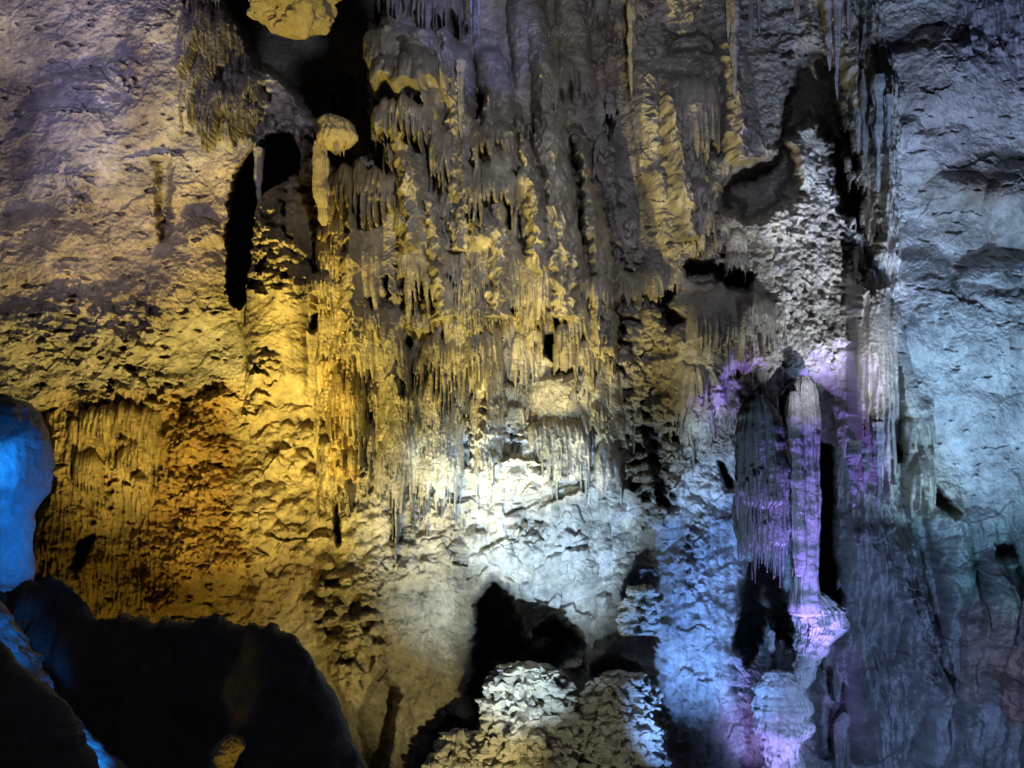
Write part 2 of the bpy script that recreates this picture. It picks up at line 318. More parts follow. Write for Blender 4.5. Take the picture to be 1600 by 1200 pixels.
# general broken rock
R = fbm(U/46+wx*.2, V/40, 5, 21)
Rr = 1-np.abs(fbm(U/34, V/30, 4, 31))*2
H += .7*low_r*fbm(U/40+WX/60, V/150, 3, 27)
H += .30*R*(1-.5*low_r)*(1-.5*casc)*(1-.55*scal)*(1-.8*right)*(1-.45*smooth_l)
H += .35*fbm(U/110+wx*.3, V/80, 3, 24)*(right+.5*smooth_l)
ledge = poly([(-700, -700), (2300, -700), (2300, 1700), (-700, 1700)], 1, 0)
# ledges with broken undersides on smooth rock faces
def lips(px, py, s, thr=.0):
    """thin broken scarps: cell steps whose lower edge overhangs"""
    f1, f2, r = worley((U+WX*.8)/px, (V+WY*.8+.25*U)/py, s)
    return (r-.5), f2-f1
r1, e1 = lips(70, 38, 2); r2, e2 = lips(26, 15, 4)
H += (smooth_l*.6+right*.35+low_r*.7+mid_r)*.22*r1 + (smooth_l*.15+right*.04+low_r*.4+rough_l+low_l+mid_r)*.12*r2
# small pits
pit = sstep(.28, .5, fbm(U/30, V/14, 4, 41))
H -= (smooth_l*.30+rough_l*.75+right*.15+mid_r*.45+low_l*.3)*pit
# fine grain everywhere
H += .05*fbm(U/9, V/6.5, 4, 51, .62)*(.7+.9*(rough_l+low_l+mid_r+brown))
H += .07*fbm(U/22, V/15, 4, 52, .6)*(smooth_l+rough_l+low_l)
H += .45*fbm(U/95, V/75, 2, 53)*(rough_l+low_l+brown)
# brown granular patch: vertical grain and popcorn
f1, f2, r = worley((U+WX*.3)/8, (V+WY*.3)/9, 7)
H += brown*(.24*np.sqrt(np.clip(1-f1*f1*1.5, 0, 1))*(.4+r)+.12*perlin(U/7, V/60, 3)+.22*fbm(U/28, V/50, 3, 29))
# scallops: soft pillows scattered on a gently rolling face
f1, f2, r = worley((U+WX*.5)/27, (V+WY*.5+.12*U)/23, 9)
f1b, f2b, rb = worley((U+WX*.3)/14, (V+.3*U)/12, 12)
pil = np.clip(1-f1*f1*2.0, 0, 1)**.6*sstep(.30, .55, r)
pil2 = np.clip(1-f1b*f1b*2.2, 0, 1)**.6*sstep(.45, .6, rb)
H += (scal+.5*blu_s)*(.30*pil+.12*pil2+.25*fbm(U/60, V/34, 3, 30))
H += white*(.10*(1-f1b)*0+.10*r)
f1, f2, r = worley((U+WX*.5)/17, (V+WY*.5)/28, 13)
H += blu_s*(.20*(1-f1)+.10*perlin(U/12, V/110, 5))
H += low_c*(.10*fbm(U/20, V/60, 3, 61)+.05*(1-f1b))
# popcorn coral
def popcorn(mask, px, py, a, s, holes=.25):
    global H
    f1, f2, r = worley((U+WX*.3)/px, (V+WY*.3)/py, s)
    g1, g2, q = worley(U/px*2.1, V/py*2.1, s+1)
    b = np.sqrt(np.clip(1-f1*f1*1.5, 0, 1))*(.6+.6*r)+.35*np.sqrt(np.clip(1-g1*g1*1.6, 0, 1))
    b = np.where(r < holes, b-1.2, b)
    H += mask*a*b
popcorn(pop1, 14, 12, .42, 3, .24)
popcorn(pop2, 14, 12, .5, 5, .34)
popcorn(poly([(556, 640), (574, 640), (574, 730), (560, 760)], 8, .4), 9, 9, .4, 14, .4)
popcorn(poly([(728, 630), (762, 630), (760, 715), (728, 720)], 8, .4), 9, 9, .4, 15, .4)
popcorn(poly([(780, 640), (850, 660), (850, 690), (790, 690)], 12, .4), 11, 9, .3, 16, .3)
popcorn(poly([(790, 820), (850, 815), (850, 850), (790, 850)], 12, .4), 9, 8, .25, 17, .4)
popcorn(poly([(60, 455), (260, 470), (240, 540), (60, 560)], 60), 13, 9, .22, 18, .35)
popcorn(poly([(200, 570), (290, 580), (280, 640), (220, 640)], 30), 12, 9, .2, 19, .3)
H += pop3*.22*fbm(U/34, V/30, 3, 28)
popcorn(pop3, 8.5, 7.5, .17, 6, .2)
popcorn(poly([(500, 900), (600, 880), (600, 1060), (540, 1090), (500, 980)], 20), 19, 15, .30, 21, .3)
popcorn(poly([(190, 90), (225, 110), (215, 150), (180, 140)], 16), 9, 8, .2, 22, .5)
popcorn(poly([(100, 260), (150, 270), (150, 330), (110, 320)], 16), 9, 8, .2, 23, .5)
popcorn(poly([(390, 560), (440, 560), (420, 640), (395, 660)], 16), 12, 10, .25, 24, .3)
popcorn(poly([(1060, 820), (1090, 800), (1110, 900), (1080, 930)], 16), 9, 8, .15, 25, .3)
popcorn(pop4, 15, 13, .34, 8, .25)
popcorn(pop5, 22, 20, .14, 10, .12)
# rimmed ribs (little overhanging terraces)
def ribs(pts, per, a, s, soft=20):
    global H
    m = poly(pts, soft)
    ph = (V+WY*1.1+fbm(U/22, V/40, 3, s)*16)/per
    t = ph-np.floor(ph); H += m*a*(t**1.5)
ribs([(512, 340), (560, 340), (570, 440), (560, 500), (505, 500), (500, 400)], 9, .16, 71)
ribs([(705, 330), (775, 330), (785, 500), (700, 500)], 12, .26, 72)
ribs([(1010, 310), (1065, 300), (1070, 400), (1130, 330), (1190, 340), (1200, 420), (1060, 450), (1000, 420)], 12, .24, 73)
ribs([(830, 40), (880, 40), (890, 100), (830, 120)], 8, .12, 74)
ribs([(600, 380), (640, 380), (640, 520), (590, 520)], 11, .14, 75)
ribs([(960, 560), (1040, 560), (1060, 640), (980, 700)], 14, .2, 76)
ribs([(1270, 930), (1310, 930), (1320, 1000), (1260, 1010)], 11, .25, 77)
ribs([(1380, 880), (1420, 900), (1440, 1060), (1390, 1060)], 22, .3, 78)
# fluting by running water
def flutes(pts, per, a, s, soft=24, run=9):
    global H
    m = poly(pts, soft)
    H += m*a*(1-np.abs(fbm((U+WX*.15)/per, V/(per*run), 3, s))*2.2)
flutes([(280, -60), (360, 0), (405, 110), (410, 210), (360, 230), (300, 190), (285, 80)], 12, .5, 81)
flutes([(1030, 140), (1110, 140), (1120, 270), (1060, 300), (1030, 240)], 10, .22, 82)
flutes([(1290, -60), (1340, -60), (1400, 100), (1400, 450), (1330, 500), (1320, 120)], 12, .5, 83)
flutes([(1320, 440), (1390, 440), (1400, 790), (1320, 800)], 11, .4, 84, run=22)
flutes([(500, 540), (780, 540), (780, 700), (560, 800), (500, 800)], 9, .22, 85, run=8)
flutes([(780, 420), (860, 420), (860, 640), (900, 720), (790, 700)], 10, .16, 86)
flutes([(1150, 480), (1220, 470), (1220, 620), (1150, 600)], 8, .2, 87)
flutes([(130, 620), (260, 620), (260, 700), (240, 960), (60, 960), (60, 640)], 10, .2, 88, run=6)
flutes([(1300, 640), (1330, 640), (1420, 800), (1440, 1100), (1340, 1180), (1290, 900)], 20, .4, 89, run=6)
flutes([(1500, 0), (1600, 0), (1600, 90), (1500, 80)], 16, .3, 90, run=5)

# --- draped tiers: a smooth cap whose lower edge breaks into hanging tips
def drape(cx, top, w, l, a, tips=8, tip=.45, ident=0, seed=0, base=None, arch=.35, lean=0):
    rr = random.Random(seed*7919+int(cx*13+top*7))
    i0, i1 = np.searchsorted(us, [cx-w*.62-4, cx+w*.62+4]); j0, j1 = np.searchsorted(vs, [top-6, top+l*1.35+8])
    if i1-i0 < 3 or j1-j0 < 3: return
    u = U[j0:j1, i0:i1]; v = V[j0:j1, i0:i1]
    x = (u+perlin(u/25, v/60, seed)*3-lean*(v-top)-cx)/(w/2)
    ax = np.clip(1-x*x, 0, 1)
    s = (x+1)/2*max(2, w/tips)
    s = s+perlin(s*.7, np.zeros_like(s), seed+3)*.6
    k = np.floor(s).astype(int); fr = s-k
    lens = np.array([rr.random() for _ in range(512)], F32)[(k+40) % 512]
    tt = 1-np.abs(fr*2-1)
    L = l*((1-tip)*(1-arch*(1-np.sqrt(ax)))*(1+.35*perlin(x*1.7, x*0, seed+9))+tip*lens*tt**.7)
    tp = top+l*.30*(1-np.sqrt(ax))+perlin(u/13, v*0, seed+2)*l*.12
    q = (v-tp)/np.maximum(L, 3)
    inside = (q > 0) & (q < 1) & (ax > .02)
    q = np.clip(q, 0, 1)
    f = np.sqrt(np.clip(1-(1-np.clip(q/.55, 0, 1))**2, 0, 1))
    fl = sstep(.30, .8, q)*(.55*np.sqrt(np.clip(1-(fr*2-1)**2, 0, 1))-.3)*1.2
    g = ax**.33
    new = M[j0:j1, i0:i1]+(base or 0)+a*f*g*(1+fl*.6)+(.12*a*fbm(u/13, v/26, 4, seed+1)+.10*a*perlin(u/5, v/40, seed+4))*sstep(.1, .6, q)
    win = inside & (new > H[j0:j1, i0:i1])
    H[j0:j1, i0:i1] = np.where(win, new, H[j0:j1, i0:i1])
    if ident: ID[j0:j1, i0:i1][win] = ident
    elif ident == 0: pass
rs = random.Random(5)
def scatter(pts, n, w0, w1, asp, a0, a1, tipw, seed, tip=.5):
    xs = [p[0] for p in pts]; ys = [p[1] for p in pts]; done = 0
    P = np.array(pts)
    items = []
    while done < n:
        x = rs.uniform(min(xs), max(xs)); y = rs.uniform(min(ys), max(ys))
        if sdf(pts, np.array([x], F32), np.array([y], F32))[0] < 0: continue
        ww = w0+(w1-w0)*rs.random()**1.8
        items.append((x, y, ww, ww*asp*rs.uniform(.45, 2.2), (a0+(a1-a0)*rs.random())*(.5+ww/w1)))
        done += 1
    items.sort(key=lambda t: t[1])
    for i, (x, y, ww, l, a) in enumerate(items):
        drape(x, y, ww, l, a, tips=tipw*rs.uniform(.7, 1.5), tip=tip, seed=seed+i % 60, base=rs.uniform(-.1, .35))
cas = [(600, 150), (640, 40), (720, 30), (880, 20), (905, 200), (950, 420), (975, 640), (900, 690), (640, 660), (510, 640), (500, 480), (520, 330)]
def tiers(pts, w, a, n, seed):
    P_ = np.array(pts, float)
    for i in range(n):
        t = (i+rs.random()*.8)/n*(len(P_)-1); k = min(int(t), len(P_)-2); f = t-k
        x, y = P_[k]*(1-f)+P_[k+1]*f
        ww = w*rs.uniform(.3, .95)
        if y < 235 and rs.random() < .72: continue
        drape(x+rs.uniform(-.35, .35)*(w-ww*.5), y, ww, ww*rs.uniform(.8, 2.4), a*rs.uniform(.5, 1.1), tips=rs.choice((3.5, 5, 7, 10, 15)), tip=rs.uniform(.15, .75), seed=seed+i, base=a*.95)
for i, p in enumerate(PILLARS[:14]):
    L_ = sum(math.dist(p[0][k], p[0][k+1]) for k in range(len(p[0])-1))
    tiers(p[0], p[1], p[2], int(L_/11), 600+i*31)
scatter(cas, 110, 10, 34, 1.3, .2, .5, 6, 100)
scatter([(500, 540), (790, 540), (780, 640), (560, 700), (500, 700)], 130, 14, 40, 2.6, .2, .5, 6, 200, .7)
scatter([(790, 560), (980, 560), (980, 690), (800, 690)], 70, 10, 34, 1.8, .15, .4, 6, 260, .6)
scatter([(1000, 120), (1110, 100), (1150, 300), (1200, 420), (1060, 440), (980, 360)], 45, 12, 40, 1.5, .12, .35, 7, 300)
scatter([(100, 640), (250, 640), (250, 760), (120, 720)], 40, 14, 46, 1.1, .15, .35, 7, 340)
scatter([(1040, 500), (1220, 470), (1220, 600), (1060, 680)], 70, 12, 40, 1.6, .2, .45, 7, 360)
scatter([(920, -60), (1000, -60), (1010, 330), (960, 330), (900, 150)], 40, 12, 30, 1.4, .12, .3, 7, 400)
scatter([(290, 30), (370, 50), (410, 130), (410, 180), (300, 150)], 30, 16, 44, 1.8, .2, .5, 7, 430, .6)
scatter([(1310, 80), (1400, 100), (1400, 420), (1330, 420)], 50, 10, 26, 3.0, .2, .6, 6, 450, .6)
scatter([(1290, 900), (1430, 880), (1440, 1150), (1330, 1180)], 50, 16, 50, 1.6, .15, .4, 9, 500, .4)
def rib(pts, w, a, seed):
    """a long continuous rib of flowstone running down over the tiers, knobbly along its edges"""
    xs = [p[0] for p in pts]; ys = [p[1] for p in pts]
    sl = window(min(xs)-w, max(xs)+w, min(ys)-w, max(ys)+w)
    u = U[sl]+WX[sl]*.4+FX2[sl]*1.3; v = V[sl]+WY[sl]*.3
    d, sg, t = line_d(pts, u, v); hw = w/2*(.55+.75*sstep(0, .5, t))*(1+.35*perlin(v/17, v*0, seed))
    p = np.sqrt(np.clip(1-(d/hw)**2, 0, 1))*sstep(0, .12, t)**.5
    new = M[sl]+a*p*(.9+.12*perlin(u/9, v/60, seed))+.25*p*fbm(u/22, v/30, 3, seed)
    H[sl] = np.where((d < hw) & (t < .995), np.maximum(H[sl], new), H[sl])
for i, (pts, w_, a_) in enumerate([([(596, 150), (630, 230), (652, 330), (650, 400)], 30, 2.0), ([(688, 40), (716, 150), (728, 260), (722, 400)], 34, 2.1),
    ([(758, 120), (770, 250), (782, 400), (778, 500)], 30, 2.0), ([(836, 60), (852, 200), (872, 330), (884, 500)], 34, 1.9), ([(806, 180), (830, 300), (842, 430)], 24, 1.8),
    ([(900, 220), (925, 330), (942, 430), (948, 560)], 26, 1.7), ([(560, 300), (552, 420), (560, 540)], 28, 1.7), ([(1030, 140), (1052, 250), (1070, 380)], 28, 1.8),
    ([(1120, 60), (1142, 180), (1150, 260)], 26, 1.6), ([(672, 300), (690, 420), (700, 500)], 26, 1.8)]):
    rib(pts, w_*1.15, a_+.6, 700+i)
# hand placed ones; each is a formation of its own
DRAPES = [
 # cx, top, w, l, a, tips, tip, label
 (545, 566, 60, 190, .9, 7, .55, 'orange jellyfish shaped flowstone dome with long hanging streaks'),
 (567, 262, 112, 104, 1.3, 7, .45, 'broad mustard coloured flowstone shelf with a row of thin hanging tips'),
 (1108, 448, 82, 104, 1.1, 8, .25, 'tan fluted curtain hanging under the black gap at right of centre'),
 (1176, 462, 60, 110, .8, 8, .45, 'smaller tan curtain right of the large fluted one, above the pale coral band'),
 (872, 92, 48, 108, 1.3, 20, .5, 'pale grey stubby drapery with one long blunt tip in the upper centre'),
 (632, 165, 92, 90, 1.2, 9, .5, 'smooth grey capped drapery beside the black void with ragged yellow edge'),
 (640, 108, 100, 52, 1.1, 30, .15, 'smooth grey rounded shelf with no tips, high beside the black void'),
 (612, 62, 76, 60, .9, 30, .15, 'dusky smooth shelf directly under the topmost violet fringe'),
 (697, 205, 50, 118, .9, 7, .5, 'narrow tiered drapery under the knobbly little pillar'),
 (770, 205, 54, 60, .8, 9, .4, 'arched ringed cap in the upper centre of the cascade'),
 (765, 258, 82, 110, 1.0, 8, .5, 'wide fringed cap with long pinkish tips in the middle of the cascade'),
 (716, 520, 140, 150, 1.0, 6, .72, 'wide curtain of long straight hanging needles above the white slope'),
 (512, 425, 60, 72, .9, 7, .45, 'short fringed ledge above two small black holes on the cascade edge'),
 (582, 480, 60, 58, .8, 8, .5, 'ragged fringed ledge left of the black triangular hollow'),
 (650, 604, 40, 92, .8, 6, .6, 'small pale jellyfish shaped dome between the needle curtains'),
 (588, 598, 34, 60, .7, 6, .5, 'small yellow dome right of the orange jellyfish shaped one'),
 (655, 482, 90, 50, .9, 9, .4, 'fringed lip directly below the black triangular hollow'),
 (835, 400, 60, 120, .8, 8, .3, 'tall smooth tan panel with a short fringe above the square black hole'),
 (935, 428, 36, 80, .8, 9, .4, 'narrow grey dome at the edge of the dark coral gully'),
 (925, 528, 60, 90, .8, 8, .5, 'grey stepped drapery right of the square black hole'),
 (820, 520, 50, 110, .6, 8, .5, 'yellowish drapery left of the square black hole'),
 (870, 650, 90, 60, .6, 9, .5, 'low fringe hanging straight onto the bright white slope'),
 (1075, 560, 60, 90, .9, 10, .4, 'smooth olive drapery below the tan fluted curtain'),
 (1080, 128, 80, 150, .8, 9, .3, 'tall fluted grey green drapery in the upper right of centre'),
 (350, 130, 90, 100, 1.0, 7, .45, 'dark ragged curtain hanging at the left edge of the black void'),
 (322, 10, 84, 130, .9, 7, .4, 'dark sloping curtain under the ceiling left of the black void'),
 (190, 630, 130, 70, .8, 8, .45, 'brown fringed ledge right of the blue column'),
 (215, 690, 60, 60, .6, 7, .6, 'small brown fringe below the wider brown ledge'),
 (1430, 640, 50, 80, .9, 8, .35, 'narrow blue grey curtain beside the dark slot on the right'),
 (1432, 704, 46, 100, 1.2, 8, .25, 'rounded greenish grey bell shaped drapery beside the right rock face'),
 (1355, 430, 66, 370, 1.0, 9, .25, 'very tall grey fluted curtain right of the violet lit column'),
 (615, -40, 60, 88, 1.0, 7, .5, 'left half of the violet grey fringe at the top edge above the cascade'),
 (680, -30, 80, 110, 1.1, 7, .5, 'violet lit fringe and knob at the top edge above the cascade'),
 (1000, 420, 70, 70, .7, 9, .4, 'yellow coral capped ledge at the top of the dark gully'),
]
for i, (cx, tp, w_, l_, a_, t_, tl, lb) in enumerate(DRAPES):
    sl = window(cx-w_*.3, cx+w_*.3, tp+l_*.3, tp+l_*.9)
    drape(cx, tp, w_, l_, a_, t_, tl, ident=10+i, seed=i+3, base=max(.1, float(np.percentile((H-M)[sl], 70))-a_*.55))
H += .03*fbm(U/4.5, V/4, 2, 95)

# --- colour of the stone (minerals, stains, and the shade on one curtain)
col = np.zeros(U.shape+(3,), F32)+np.array([.40, .36, .29], F32)
def paint(m, c, k=1.0):
    m = (m*k)[..., None]; col[:] = col*(1-m)+np.array(c, F32)*m
paint(smooth_l, (.46, .41, .34), .9)
paint(casc, (.44, .38, .25), .8)
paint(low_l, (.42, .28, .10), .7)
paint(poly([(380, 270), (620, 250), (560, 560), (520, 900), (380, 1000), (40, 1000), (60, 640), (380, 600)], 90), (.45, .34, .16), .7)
paint(brown, (.33, .20, .06), .9)
paint(white, (.78, .77, .72), .9)
paint(blu_s, (.60, .60, .58), .8); paint(right, (.50, .48, .44), .9)
paint(pop3, (.66, .62, .55), .8); paint(pop2, (.30, .26, .17), .7)
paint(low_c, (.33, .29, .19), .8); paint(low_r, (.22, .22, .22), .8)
paint(poly([(515, 565), (560, 565), (560, 760), (520, 740)], 20), (.50, .34, .12), .7)
paint(poly([(1410, 20), (1500, 60), (1480, 200), (1400, 160)], 60), (.36, .30, .24), .6)
paint(poly([(1420, 250), (1520, 230), (1640, 250), (1640, 400), (1440, 380)], 60), (.34, .29, .23), .7)
paint(poly([(1500, 940), (1640, 900), (1640, 1060), (1500, 1080)], 60), (.34, .24, .18), .7)
paint(poly([(1480, 290), (1520, 262), (1570, 285), (1560, 320), (1500, 330)], 24), (.20, .15, .10), .8)
paint(poly([(1500, -60), (1700, -60), (1700, 60), (1600, 150), (1490, 110)], 40), (.24, .21, .24), .8)
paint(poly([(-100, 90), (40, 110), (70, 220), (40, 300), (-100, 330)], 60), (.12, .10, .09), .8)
paint(poly([(280, -80), (345, -80), (405, 90), (415, 215), (360, 232), (300, 190)], 24), (.17, .15, .13), .85)  # shade over the curtain left of the void, put into its colour
paint(poly([(895, 20), (980, 40), (985, 150), (930, 150), (900, 90)], 40), (.42, .30, .20), .6)
paint(poly([(200, 60), (240, 60), (250, 200), (210, 230)], 40), (.34, .26, .17), .6)
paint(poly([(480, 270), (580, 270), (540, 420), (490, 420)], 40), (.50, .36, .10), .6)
paint(poly([(1390, 560), (1440, 640), (1480, 700), (1500, 800), (1400, 800), (1385, 640)], 70), (.36, .31, .20), .7)
paint(poly([(1500, 640), (1560, 600), (1700, 620), (1700, 860), (1520, 780)], 80), (.28, .27, .24), .7)
paint(poly([(1400, 130), (1600, 130), (1600, 230), (1420, 260)], 60), (.33, .27, .25), .7)
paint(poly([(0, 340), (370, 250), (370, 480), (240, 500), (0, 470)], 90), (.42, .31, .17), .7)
paint(poly([(640, 900), (740, 880), (745, 1300), (610, 1300), (600, 960)], 50), (.30, .26, .18), .7)
n1 = fbm(U/80, V/60, 5, 99)[..., None]; n2 = fbm(U/14, V/14, 4, 98)[..., None]; n3 = fbm(U/26, V/120, 4, 97)[..., None]
col *= np.clip(1+.60*n1+.42*n2+.35*n3, .3, 1.7)
col = np.clip(col, .02, .85)

# --- vertices
dn_ = np.minimum(H-M, 0); dp_ = .5*np.maximum(H-M, 0); yb = WALL-M-dn_-dp_; d = H-M-dn_-dp_
Xw = (U-800)*yb/FPX; Zw = EYE+(HZ-V)*yb/FPX-.2*np.clip(d, 0, 2); Yw = yb-d
co = np.stack([Xw, Yw, Zw], -1).reshape(-1, 3).astype(F32)
P = co.reshape(NV, NU, 3)
tu = np.gradient(P, axis=1); tv = np.gradient(P, axis=0)
nrm = np.cross(tv, tu); nrm /= np.linalg.norm(nrm, axis=2, keepdims=True)+1e-9
if nrm[..., 1].mean() > 0: nrm = -nrm
nrm = nrm.reshape(-1, 3)

# ------------------------------------------------------------------ materials
def rock_mat(name, base=None, attr=True, bump=.8, rough=.46, spec=.5, scale=1.0):
    m = bpy.data.materials.new(name); m.use_nodes = True; nt = m.node_tree; N = nt.nodes; L = nt.links
    b = N['Principled BSDF']; b.inputs['Specular IOR Level'].default_value = spec
    geo = N.new('ShaderNodeTexCoord')
    n = N.new('ShaderNodeTexNoise'); n.inputs['Scale'].default_value = 5*scale; n.inputs['Detail'].default_value = 8; n.inputs['Roughness'].default_value = .68
    L.new(geo.outputs['Object'], n.inputs['Vector'])
    mr = N.new('ShaderNodeMapRange'); mr.inputs[1].default_value = .25; mr.inputs[2].default_value = .75; mr.inputs[3].default_value = .66; mr.inputs[4].default_value = 1.28
    L.new(n.outputs['Fac'], mr.inputs[0])
    mix = N.new('ShaderNodeMix'); mix.data_type = 'RGBA'; mix.blend_type = 'MULTIPLY'; mix.inputs[0].default_value = 1
    if attr:
        a = N.new('ShaderNodeAttribute'); a.attribute_name = 'stone'; L.new(a.outputs['Color'], mix.inputs[6])
    else:
        mix.inputs[6].default_value = (*base, 1)
    L.new(mr.outputs[0], mix.inputs[7]); L.new(mix.outputs[2], b.inputs['Base Color'])
    r2 = N.new('ShaderNodeMapRange'); r2.inputs[3].default_value = rough-.15; r2.inputs[4].default_value = rough+.25
    n2 = N.new('ShaderNodeTexNoise'); n2.inputs['Scale'].default_value = 1.3*scale; n2.inputs['Detail'].default_value = 5
    L.new(geo.outputs['Object'], n2.inputs['Vector']); L.new(n2.outputs['Fac'], r2.inputs[0]); L.new(r2.outputs[0], b.inputs['Roughness'])
    n3 = N.new('ShaderNodeTexNoise'); n3.inputs['Scale'].default_value = 14*scale; n3.inputs['Detail'].default_value = 6; n3.inputs['Roughness'].default_value = .7
    L.new(geo.outputs['Object'], n3.inputs['Vector'])
    bp = N.new('ShaderNodeBump'); bp.inputs['Strength'].default_value = bump; bp.inputs['Distance'].default_value = .09
    L.new(n3.outputs['Fac'], bp.inputs['Height']); L.new(bp.outputs['Normal'], b.inputs['Normal'])
    return m
MAT = rock_mat('limestone')

def link(name, me, parent=None):
    o = bpy.data.objects.new(name, me); C.collection.objects.link(o); o.parent = parent; return o
def tag(o, label=None, cat=None, group=None, kind=None):
    if label: o['label'] = label
    if cat: o['category'] = cat
    if group: o['group'] = group
    if kind: o['kind'] = kind
    return o
# faces of the sheet, split by formation
jj, ii = np.meshgrid(np.arange(NV-1), np.arange(NU-1), indexing='ij')
q = np.stack([jj*NU+ii, (jj+1)*NU+ii, (jj+1)*NU+ii+1, jj*NU+ii+1], -1).reshape(-1, 4)
fid = ID[:-1, :-1]
fid = np.maximum(np.maximum(ID[:-1, :-1], ID[1:, :-1]), np.maximum(ID[:-1, 1:], ID[1:, 1:]))
# the ground formations by region
cascm = poly(cas, 2, .6)[:-1, :-1] > .5
regs = [(1, cascm),
        (2, (poly([(356, 480), (372, 400), (430, 290), (480, 280), (510, 330), (500, 430), (495, 560), (480, 600), (400, 560)], 2, .4)[:-1, :-1] > .5)),
        (3, (pop3[:-1, :-1] > .5)), (4, (pop2[:-1, :-1] > .5) & ~cascm), (5, (white[:-1, :-1] > .5) & ~cascm),
        (6, (pop4[:-1, :-1] > .5)), (7, (blu_s[:-1, :-1] > .5)), (8, (low_c[:-1, :-1] > .5) & (white[:-1, :-1] <= .5)), (9, (brown[:-1, :-1] > .5)), (51, (np.maximum(np.maximum(smooth_l, rough_l), low_l)[:-1, :-1] > .5)), (52, (right[:-1, :-1] > .5)), (53, (low_r[:-1, :-1] > .5)), (54, (mid_r[:-1, :-1] > .5)), (55, (scal[:-1, :-1] > .5))]
for k, m in regs: fid = np.where((fid == 0) & m, k, fid)
fid = fid.reshape(-1)
def piece(k, name):
    f = q[fid == k]
    if not len(f): return None
    used = np.zeros(len(co), bool); used[f.ravel()] = True
    idx = np.full(len(co), -1, np.int32); idx[used] = np.arange(used.sum())
    me = bpy.data.meshes.new(name); n = int(used.sum())
    me.vertices.add(n); me.vertices.foreach_set('co', co[used].ravel())
    lf = idx[f].astype(np.int32)
    me.loops.add(lf.size); me.loops.foreach_set('vertex_index', lf.ravel())
    me.polygons.add(len(lf)); me.polygons.foreach_set('loop_start', np.arange(0, lf.size, 4, dtype=np.int32))
    me.update()
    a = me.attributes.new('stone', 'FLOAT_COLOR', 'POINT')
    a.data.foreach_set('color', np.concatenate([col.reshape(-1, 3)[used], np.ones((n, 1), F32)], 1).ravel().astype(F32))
    me.materials.append(MAT)
    me.polygons.foreach_set('use_smooth', np.ones(len(lf), bool))
    me.normals_split_custom_set_from_vertices(nrm[used])
    return link(name, me)
print('IDS', {i: int((fid == 10+i).sum()) for i in range(len(DRAPES))})
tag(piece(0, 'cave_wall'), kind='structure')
NAMED = {1: ('flowstone_cascade', 'great central flowstone cascade of small fringed caps between black void and dark gully', 'flowstone'),
 2: ('rock_pillar', 'mustard rock pillar crusted with coral knobs right of the narrow black crack', 'rock pillar'),
 3: ('coral_ridge', 'pale whitish coral covered ridge slanting down beside the black recess at upper right', 'cave coral'),
 4: ('coral_gully', 'dark gully packed with knobbly brown coral right of the central cascade', 'cave coral'),
 5: ('white_slope', 'brightly lit white scalloped calcite slope at the centre', 'calcite slope'),
 6: ('coral_cluster', 'knobbly coral cluster jutting beside the black void at upper left', 'cave coral'),
 7: ('scalloped_buttress', 'blue and violet lit scalloped buttress below and right of the white slope', 'rock buttress'),
 8: ('flowstone_tongue', 'olive brown smooth flowstone tongue running down to the bottom edge', 'flowstone'),
 9: ('brown_crust', 'dark brown grainy crust on the lower left wall', 'rock crust'),
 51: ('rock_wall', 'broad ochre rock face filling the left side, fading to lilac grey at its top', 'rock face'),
 52: ('rock_wall', 'pale blue lit rock face with soft bulges along the right edge', 'rock face'),
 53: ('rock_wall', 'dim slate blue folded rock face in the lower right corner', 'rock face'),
 54: ('rock_buttress', 'olive grey rock buttress between the cascade and the black recess at the top right', 'rock buttress'),
 55: ('rock_wall', 'yellow scalloped rock face left of the bright white slope', 'rock face')}
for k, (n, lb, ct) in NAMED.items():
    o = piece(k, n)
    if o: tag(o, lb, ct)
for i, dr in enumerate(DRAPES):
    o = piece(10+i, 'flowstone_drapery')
    if o: tag(o, dr[7], 'drapery', 'draped flowstone tiers on the wall')

